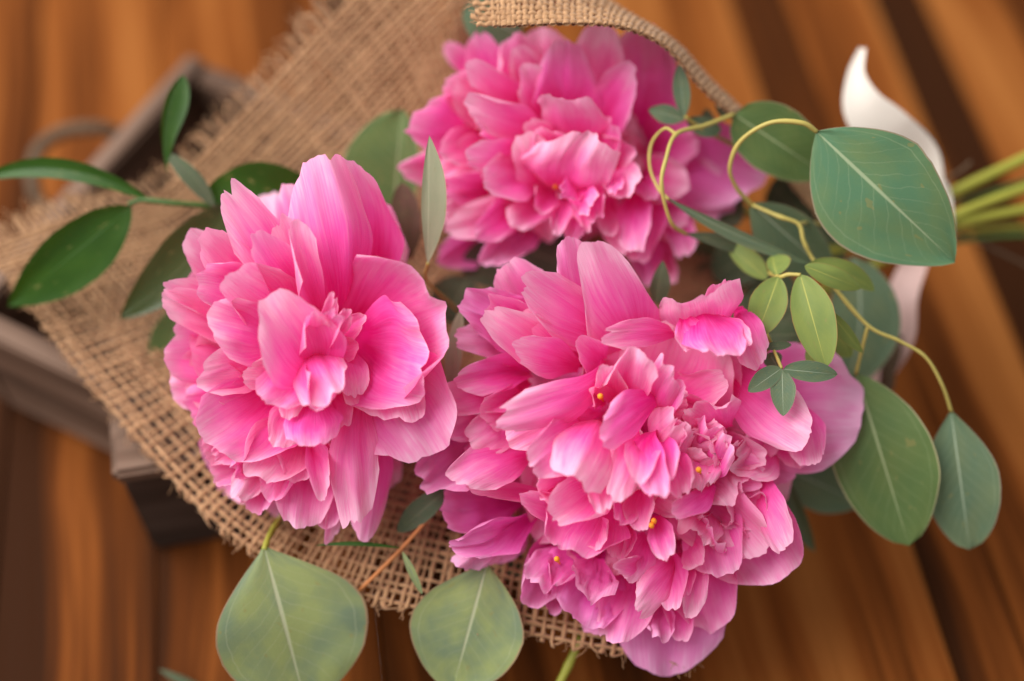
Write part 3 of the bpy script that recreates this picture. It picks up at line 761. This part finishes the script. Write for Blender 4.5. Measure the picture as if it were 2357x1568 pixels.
# ------------------------------------------------------------------ leaves
def leaf(parent, bx, by, tx, ty, wl, wr, d0, d1, mat, p=0.9, q=0.8, qb=None, bend=0.0, bow=0.05, cup=0.10, fold=0.0, wave=0.03, roll=0.0, notch=0.0, name='leaf'):
    """wl / wr: half widths (print pixels) on the left / right of the midrib, looking from base to tip"""
    seedc[0] += 1
    sd = seedc[0] * 2.3
    B, T = Q(bx, by, d0 / 1000), Q(tx, ty, d1 / 1000)
    sc = K * (FOCUS - (d0 + d1) / 2000)
    a = T - B
    L = a.length
    ah = a / L
    c = (CAM - (B + T) / 2).normalized()
    n = (c - ah * c.dot(ah)); n.normalize()
    n = Matrix.Rotation(math.radians(roll), 3, ah) @ n
    s = ah.cross(n)          # points to the right of the midrib as seen
    nu, nv = 13, 26
    Vs, UV = [], []
    W = (wl + wr) / 2 * sc
    for j in range(nv):
        v = j / (nv - 1)
        f = max(0.0, math.sin(math.pi * v ** p)) ** (qb if qb and v ** p < .5 else q)
        f = max(f, 0.02 if v < .5 else 0.004)
        for i in range(nu):
            u = -1 + 2 * i / (nu - 1)
            hw = (wr if u > 0 else wl) * sc * f
            hw *= 1 + 0.05 * fbm(v * 4, sd, 2 * (u > 0)) + 0.015 * fbm(v * 16, sd, 2 * (u > 0))
            t = v
            if notch:
                t -= notch * math.exp(-((u - .15) / .35) ** 2) * max(0, v - .6)
            off = bow * L * math.sin(math.pi * v) + cup * W * u * u * f + fold * W * abs(u) * f
            off += wave * W * (fbm(u * 1.4, v * 2.5, sd) + .5 * u * u * fbm(u * 2, v * 7, sd + 3)) * 2
            ps = B + a * t + s * (u * hw + bend * L * 4 * v * (1 - v)) + n * off
            Vs.append(ps)
            UV.append((u * .5 + .5, v))
    F = [(j * nu + i, j * nu + i + 1, (j + 1) * nu + i + 1, (j + 1) * nu + i) for j in range(nv - 1) for i in range(nu - 1)]
    return link(name, mesh(name, Vs, F, True, UV), mat, parent)

# eucalyptus with big round leaves, looping stems
sp = thing('eucalyptus_sprig', Q(1840, 520, -.06), 'eucalyptus sprig with looping yellow stems and one large blue-green leaf', 'eucalyptus')
leaf(sp, 1880, 303, 2198, 604, 128, 150, -8, -14, EUC, p=.82, q=.8, qb=1.0, bow=.06, cup=.12)
stem(sp, [(1880, 303, -8), (1845, 283, -6), (1772, 283, -8), (1705, 325, -14), (1680, 385, -20), (1695, 432, -26), (1730, 472, -32)], (6, 5), STEM_Y)
leaf(sp, 1728, 468, 1925, 640, 62, 72, -32, -50, EUC_BLUE, p=.8, q=.8, qb=1.0, bow=.03, cup=.15)
leaf(sp, 1690, 263, 1900, 402, 80, 74, -34, -44, EUC_OLIVE, p=.8, q=.55, bow=.04, cup=.1)
stem(sp, [(1690, 263, -33), (1620, 290, -26), (1556, 309, -18), (1532, 370, -14), (1523, 430, -14), (1545, 512, -20), (1580, 540, -28)], (5.5, 4.5), STEM_Y, knots=(.33, .66))
stem(sp, [(1556, 309, -18), (1530, 296, -20), (1500, 330, -24), (1496, 385, -24), (1516, 435, -22), (1540, 460, -20)], (4, 4), STEM_Y)
leaf(sp, 1530, 452, 1862, 606, 14, 18, -20, -22, EUC_BLUE, p=1.1, q=.8, bow=.0, bend=.03, roll=20)
leaf(sp, 1575, 538, 1810, 612, 26, 14, -28, -42, EUC_DARK, p=1.0, q=.8, bend=-.02)
sp2 = thing('eucalyptus_sprig', Q(1900, 640, -.05), 'eucalyptus sprig with forked yellow-green stem and two drooping round leaves beyond the largest peony', 'eucalyptus')
stem(sp2, [(1732, 472, -31), (1792, 498, -26), (1838, 516, -25), (1850, 555, -25), (1872, 598, -26), (1915, 655, -22), (1998, 750, -20), (2070, 785, -20), (2130, 822, -20), (2168, 885, -22), (2190, 948, -26)], (5, 4), STEM_Y, sub=9, knots=(.11, .33, .55, .78))
stem(sp2, [(1998, 750, -20), (1985, 800, -24), (1970, 862, -30)], (4.5, 4), STEM_Y)
stem(sp2, [(1838, 516, -25), (1865, 512, -40), (1895, 518, -48)], (4.5, 4), STEM_Y)
leaf(sp2, 2189, 945, 2232, 1264, 88, 82, -26, -32, EUC_BLUE, p=1.0, q=.55, qb=.95, bow=.06, cup=.12, bend=.0)
leaf(sp2, 1972, 862, 2092, 1256, 118, 112, -30, -28, EUC_OLIVE, p=1.0, q=.62, qb=.7, bow=.06, cup=.10, bend=.0)
leaf(sp2, 1965, 590, 1940, 900, 92, 70, -56, -62, EUC_BLUE, p=.9, q=.6, bow=.05, bend=-.08)
leaf(sp2, 1770, 1060, 1985, 1160, 52, 62, -52, -56, EUC_BLUE, p=1.0, q=.65)
leaf(sp2, 1800, 1080, 1876, 1270, 20, 26, -40, -52, EUC_DARK, p=.95, q=.8, bend=.03, fold=.5)
# young leaves
sp3 = thing('eucalyptus_sprig', Q(1800, 640, -.05), 'young eucalyptus sprig with small yellow-green oval leaves', 'eucalyptus')
stem(sp3, [(1700, 560, -60), (1760, 620, -36), (1792, 637, -12), (1815, 632, -8), (1843, 633, -6)], (5, 5), STEM_Y)
leaf(sp3, 1792, 637, 1741, 777, 42, 44, -10, -4, EUC_YOUNG, p=1.0, q=.62, bow=.05, cup=.12)
leaf(sp3, 1842, 632, 1902, 846, 52, 46, -6, 2, EUC_YOUNG, p=.98, q=.62, bow=.07, cup=.12)
leaf(sp3, 1852, 612, 1982, 664, 24, 24, -8, -12, EUC_YOUNG, p=.9, q=.62, bow=.1, cup=-.1)
leaf(sp3, 1862, 606, 2013, 670, 30, 20, -18, -22, EUC_YOUNG, p=.9, q=.62, bow=.08, bend=-.06)
leaf(sp3, 1788, 634, 1776, 588, 16, 40, -14, -24, EUC_YOUNG, p=.9, q=.7)
leaf(sp3, 1765, 642, 1674, 562, 22, 30, -28, -34, EUC_YOUNG, p=.9, q=.65, cup=.2)
leaf(sp3, 1905, 712, 1986, 812, 14, 20, -8, -14, EUC_YOUNG, p=.9, q=.7, bow=.04)
leaf(sp3, 1905, 730, 1960, 822, 20, 36, -20, -26, EUC_YOUNG, p=1.0, q=.6)
leaf(sp3, 1868, 790, 1866, 845, 12, 14, -12, -12, EUC_YOUNG, p=1, q=.7)
leaf(sp3, 1690, 690, 1760, 740, 50, 50, -50, -56, EUC_DARK, p=1, q=.6)
leaf(sp3, 1850, 770, 1745, 772, 36, 36, -26, -30, EUC_DARK, p=1, q=.55)
leaf(sp3, 1830, 680, 1790, 740, 30, 40, -40, -46, EUC_DARK, p=1, q=.6)
# little dusky leaves below them
sp4 = thing('eucalyptus_sprig', Q(1780, 800, -.03), 'dusky grey-green eucalyptus tip of small leaves lying over a peony petal', 'eucalyptus')
stem(sp4, [(1745, 730, -40), (1768, 775, -14), (1785, 815, -2), (1799, 848, 4)], (4, 4), STEM_Y)
leaf(sp4, 1799, 848, 1722, 902, 22, 26, 4, 6, EUC_BLUE, p=.9, q=.65)
leaf(sp4, 1800, 850, 1803, 958, 30, 28, 4, 8, EUC_BLUE, p=.95, q=.7, cup=.15)
leaf(sp4, 1803, 850, 1928, 862, 26, 24, 5, 2, EUC_BLUE, p=.9, q=.65)
leaf(sp4, 1755, 800, 1822, 794, 12, 10, -4, -4, EUC_DARK, p=1, q=.6)
leaf(sp4, 1790, 846, 1770, 812, 22, 22, -8, -12, EUC_BLUE, p=1, q=.6)
leaf(sp4, 1742, 770, 1746, 830, 6, 6, -10, -10, EUC_DARK, p=1, q=.6)
# small sprig by the folded cloth
sp5 = thing('eucalyptus_sprig', Q(1600, 290, -.05), 'small grey-green eucalyptus sprig by the folded burlap edge', 'eucalyptus')
stem(sp5, [(1575, 268, -30), (1620, 300, -38), (1680, 330, -48), (1760, 380, -60)], (5, 6), STEM_Y)
leaf(sp5, 1575, 268, 1563, 148, 20, 20, -30, -28, EUC_BLUE, p=.95, q=.7)
leaf(sp5, 1576, 275, 1493, 252, 22, 22, -30, -30, EUC_BLUE, p=1, q=.7)
leaf(sp5, 1580, 275, 1660, 302, 20, 26, -34, -40, EUC_BLUE, p=1, q=.6)
leaf(sp5, 1668, 275, 1660, 208, 18, 17, -40, -44, EUC_DARK, p=1, q=.7)
leaf(sp5, 1640, 310, 1625, 250, 18, 14, -46, -50, EUC_DARK, p=1, q=.7)
# ruscus
ru = thing('ruscus_sprig', QZ(450, 480, .08), 'glossy dark green ruscus sprig with pointed leaves over the tray rim', 'greenery')
stem(ru, [(760, 560, -60), (620, 500, -52), (490, 476, -44), (400, 468, -40), (330, 461, -40), (296, 470, -40)], (11, 6), STEM_DG)
leaf(ru, 495, 476, 374, 345, 26, 16, -42, -40, EUC_DARK, p=.9, q=.8, bend=.06)
leaf(ru, 384, 400, 420, 172, 14, 40, -40, -44, RUSCUS, p=1.7, q=.7, bend=-.08, cup=.3)
leaf(ru, 345, 462, -60, 420, 24, 24, -40, -48, RUSCUS, p=.95, q=.7, bend=.12, fold=.3)
leaf(ru, 302, 474, 18, 706, 78, 62, -40, -52, RUSCUS, p=.8, q=.85, bow=.08, cup=.2)
leaf(ru, 465, 455, 760, 460, 82, 70, -46, -54, RUSCUS, p=.9, q=.75, bow=.1, cup=.2)
leaf(ru, 545, 470, 276, 736, 60, 66, -46, -44, leaf_material('ruscus_leaf_olive', (0.035, 0.055, 0.010), (0.05, 0.07, 0.014), (0.07, 0.09, 0.02), (0.07, 0.08, 0.02), rough=0.4, spec=.4, vein_k=.1), p=.8, q=.8, bow=.06, cup=.2, bend=-.03)
# separate leaves of a third kind of foliage
e6 = thing('eucalyptus_sprig', Q(890, 480, -.06), 'eucalyptus sprig between two peonies with an upright pale narrow leaf', 'eucalyptus')
stem(e6, [(985, 605, -16), (985, 650, -30), (1060, 720, -60)], (4, 5), STEM_Y)
leaf(e6, 984, 606, 988, 312, 16, 42, -14, -4, EUC_PALE, p=1.0, q=.85, bow=.03, cup=.12)
leaf(e6, 905, 520, 925, 250, 125, 50, -62, -58, EUC_OLIVE, p=.9, q=.6, bow=.05)
leaf(e6, 935, 600, 925, 420, 32, 40, -46, -40, EUC_BROWN, p=1, q=.55)
leaf(e6, 1040, 905, 1062, 715, 26, 14, -26, -22, EUC_PALE, p=1, q=.6)
leaf(e6, 1080, 640, 1020, 740, 60, 60, -60, -60, EUC_DARK, p=1, q=.55)
leaf(e6, 1180, 560, 1320, 620, 90, 90, -66, -66, EUC_DARK, p=1, q=.55)
leaf(e6, 1060, 620, 1240, 590, 70, 60, -60, -68, EUC_DARK, p=1, q=.55)
leaf(e6, 1510, 700, 1526, 600, 20, 26, -30, -22, EUC_DARK, p=.8, q=.8)
leaf(e6, 420, 700, 370, 880, 40, 50, -60, -66, EUC_OLIVE, p=1, q=.55)
leaf(e6, 1200, 80, 1066, 20, 60, 60, -56, -50, EUC_BLUE, p=1, q=.55)
for (x0, y0, x1, y1, wl, d) in [(1640, 640, 1760, 560, 60, -74), (1600, 700, 1690, 620, 60, -80), (1700, 520, 1640, 450, 50, -66), (1760, 470, 1870, 400, 40, -80), (1830, 480, 1930, 640, 60, -84), (1720, 720, 1830, 640, 55, -76), (1780, 420, 1860, 520, 40, -78), (1600, 560, 1720, 640, 60, -84), (1880, 660, 1800, 760, 50, -80)]:
    leaf(e6, x0, y0, x1, y1, wl, wl, d, d - 4, EUC_DARK, p=1, q=.6)
# bottom leaves
b1 = thing('eucalyptus_sprig', Q(640, 1195, -.04), 'large round sage eucalyptus leaf on short stem hanging over the burlap edge', 'eucalyptus')
stem(b1, [(690, 1130, -52), (652, 1185, -34), (622, 1230, -20), (608, 1266, -14)], (9, 7), STEM_G)
leaf(b1, 608, 1258, 704, 1625, 190, 160, -14, -18, EUC_SAGE, p=1.0, q=.58, qb=1.05, bow=.05, cup=.07)
b2 = thing('eucalyptus_sprig', Q(1130, 1260, -.04), 'sage eucalyptus leaf with a notched tip hanging below the largest peony', 'eucalyptus')
stem(b2, [(1190, 1200, -48), (1140, 1262, -28), (1120, 1304, -16)], (7, 6), STEM_G)
leaf(b2, 1122, 1296, 1040, 1592, 128, 134, -16, -18, EUC_SAGE, p=.98, q=.6, qb=1.0, bow=.05, cup=.08, notch=.25)
tw = thing('orange_twig', Q(1030, 1145, -.03), 'thin orange twig with narrow leaves lying across the burlap', 'twig')
stem(tw, [(1090, 1060, -52), (1024, 1146, -26), (925, 1262, -17), (800, 1386, -22)], (6, 5), STEM_O, knots=(.5,))
leaf(tw, 1030, 1125, 915, 1225, 26, 30, -20, -20, EUC_DARK, p=1, q=.6)
leaf(tw, 922, 1262, 725, 1256, 4, 6, -12, -12, RUSCUS, p=1, q=.7, bend=.03)
leaf(tw, 926, 1270, 972, 1368, 9, 9, -12, -12, EUC_SAGE, p=1, q=.6)
leaf(tw, 1040, 1180, 1110, 1270, 26, 26, -40, -40, EUC_OLIVE, p=1, q=.6)
leaf(tw, 1110, 1250, 1195, 1330, 30, 34, -38, -42, EUC_DARK, p=1, q=.6)
bs = thing('cut_stem', Q(1340, 1455, -.05), 'bare olive green stem poking out below the largest peony', 'stem')
stem(bs, [(1385, 1380, -56), (1340, 1455, -30), (1318, 1510, -26), (1280, 1590, -24)], (10, 11), STEM_G, name='stalk')
tl = thing('fallen_leaf', QZ(400, 1555, .03), 'thin pointed dark leaf lying on the table beside the round sage leaf', 'leaf')
leaf(tl, 490, 1600, 366, 1540, 12, 9, -62, -60, EUC_DARK, p=1, q=.7, name='leaf_blade')

# ------------------------------------------------------------------ ribbon, twine and loose stems at the tie
def ribbon(parent, pts, widths, mat, name):
    """pts: centre line (x, y, d), widths in print pixels; the strip turns about its centre line"""
    cl = catmull([tuple(Q(x, y, d / 1000)) for x, y, d in pts], 8)
    ws = catmull([(w_, r_, 0) for w_, r_ in widths], 8)
    V = []
    for i, p in enumerate(cl):
        p = Vector(p)
        t = (Vector(cl[min(i + 1, len(cl) - 1)]) - Vector(cl[max(i - 1, 0)])).normalized()
        c = (CAM - p).normalized()
        n = (c - t * c.dot(t)).normalized()
        n = Matrix.Rotation(math.radians(ws[i][1]), 3, t) @ n
        s = t.cross(n)
        for k in range(7):
            u = -1 + k / 3
            V.append(p + s * u * ws[i][0] / 2 * K * .70 + n * (u * u) * .0012)
    F = [(i * 7 + k, i * 7 + k + 1, (i + 1) * 7 + k + 1, (i + 1) * 7 + k) for i in range(len(cl) - 1) for k in range(6)]
    return link(name, mesh(name, V, F), mat, parent)
rb_ = thing('satin_ribbon', Q(2090, 620, -.08), 'white satin ribbon tied around the stems with two loose tails', 'ribbon')
ribbon(rb_, [(1988, 112, -68), (1972, 175, -66), (1990, 250, -64), (2050, 310, -66), (2125, 360, -72), (2150, 440, -78)], [(14, 30), (36, 20), (78, 0), (95, 10), (70, 30), (60, 40)], RIBBON, 'ribbon_tail')
ribbon(rb_, [(2110, 600, -80), (2078, 680, -74), (2066, 770, -72), (2036, 840, -74), (1985, 900, -78)], [(50, 20), (58, 10), (64, 0), (60, 20), (52, 10)], RIBBON_PINK, 'ribbon_tail')
V, F = [], []
for k in range(3):       # the band: flat loops round the bundle
    pass
cb = Q(2085, 500, -.085)
for kk, off in enumerate((-.010, 0.0, .010)):
    pts = []
    for i in range(29):
        a = 2 * math.pi * i / 28
        pts.append(cb + Vector((1, .12, 0)) * (off + .001 * math.sin(a * 2)) + (Vector((-.12, 1, 0)) * math.cos(a) * .014 + Vector((0, 0, 1)) * math.sin(a) * .013))
    b0 = len(V)
    for p in pts:
        for e_ in (-.0055, .0055):
            V.append(p + Vector((1, .12, 0)) * e_)
    F += [(b0 + 2 * i, b0 + 2 * i + 1, b0 + 2 * i + 3, b0 + 2 * i + 2) for i in range(28)]
link('ribbon_band', mesh('ribbon_band', V, F), RIBBON, rb_)
tw2 = thing('twine_cord', Q(2050, 830, -.08), 'short brown twine end hanging over the blush ribbon tail', 'twine')
path = catmull([tuple(Q(x, y, d / 1000)) for x, y, d in [(2060, 760, -74), (2058, 810, -68), (2046, 850, -66), (2040, 890, -68), (2016, 915, -74)]], 14)
V, F = [], []
for s in range(2):
    pts = []
    for i, p in enumerate(path):
        a = i * .6 + s * math.pi
        pts.append(Vector(p) + (RIGHT * math.cos(a) + UP * math.sin(a)) * .0016)
    tube_geo(pts, .0017, 7, V, F)
link('cord_strand', mesh('cord_strand', V, F), TWINE, tw2)
for pts, r, m_ in [([(2000, 600, -92), (2180, 560, -84), (2300, 545, -84), (2420, 540, -86)], 7, STEM_DG), ([(2000, 560, -94), (2190, 540, -88), (2300, 580, -92), (2420, 640, -98)], 5, TWINE), ([(2020, 520, -96), (2190, 470, -90), (2420, 400, -92)], 8, STEM_DG), ([(2050, 480, -94), (2200, 400, -84), (2235, 372, -80)], 5, TWINE), ([(2000, 580, -96), (2200, 535, -90), (2420, 520, -92)], 8, STEM_G)]:
    gs = thing('cut_stem', Q(*pts[1][:2], pts[1][2] / 1000), 'thin brown stem end beyond the white ribbon' if m_ is TWINE else 'dull green stem end beyond the white ribbon', 'stem', 'stem ends beyond the ribbon')
    stem(gs, pts, r, m_, name='stalk')
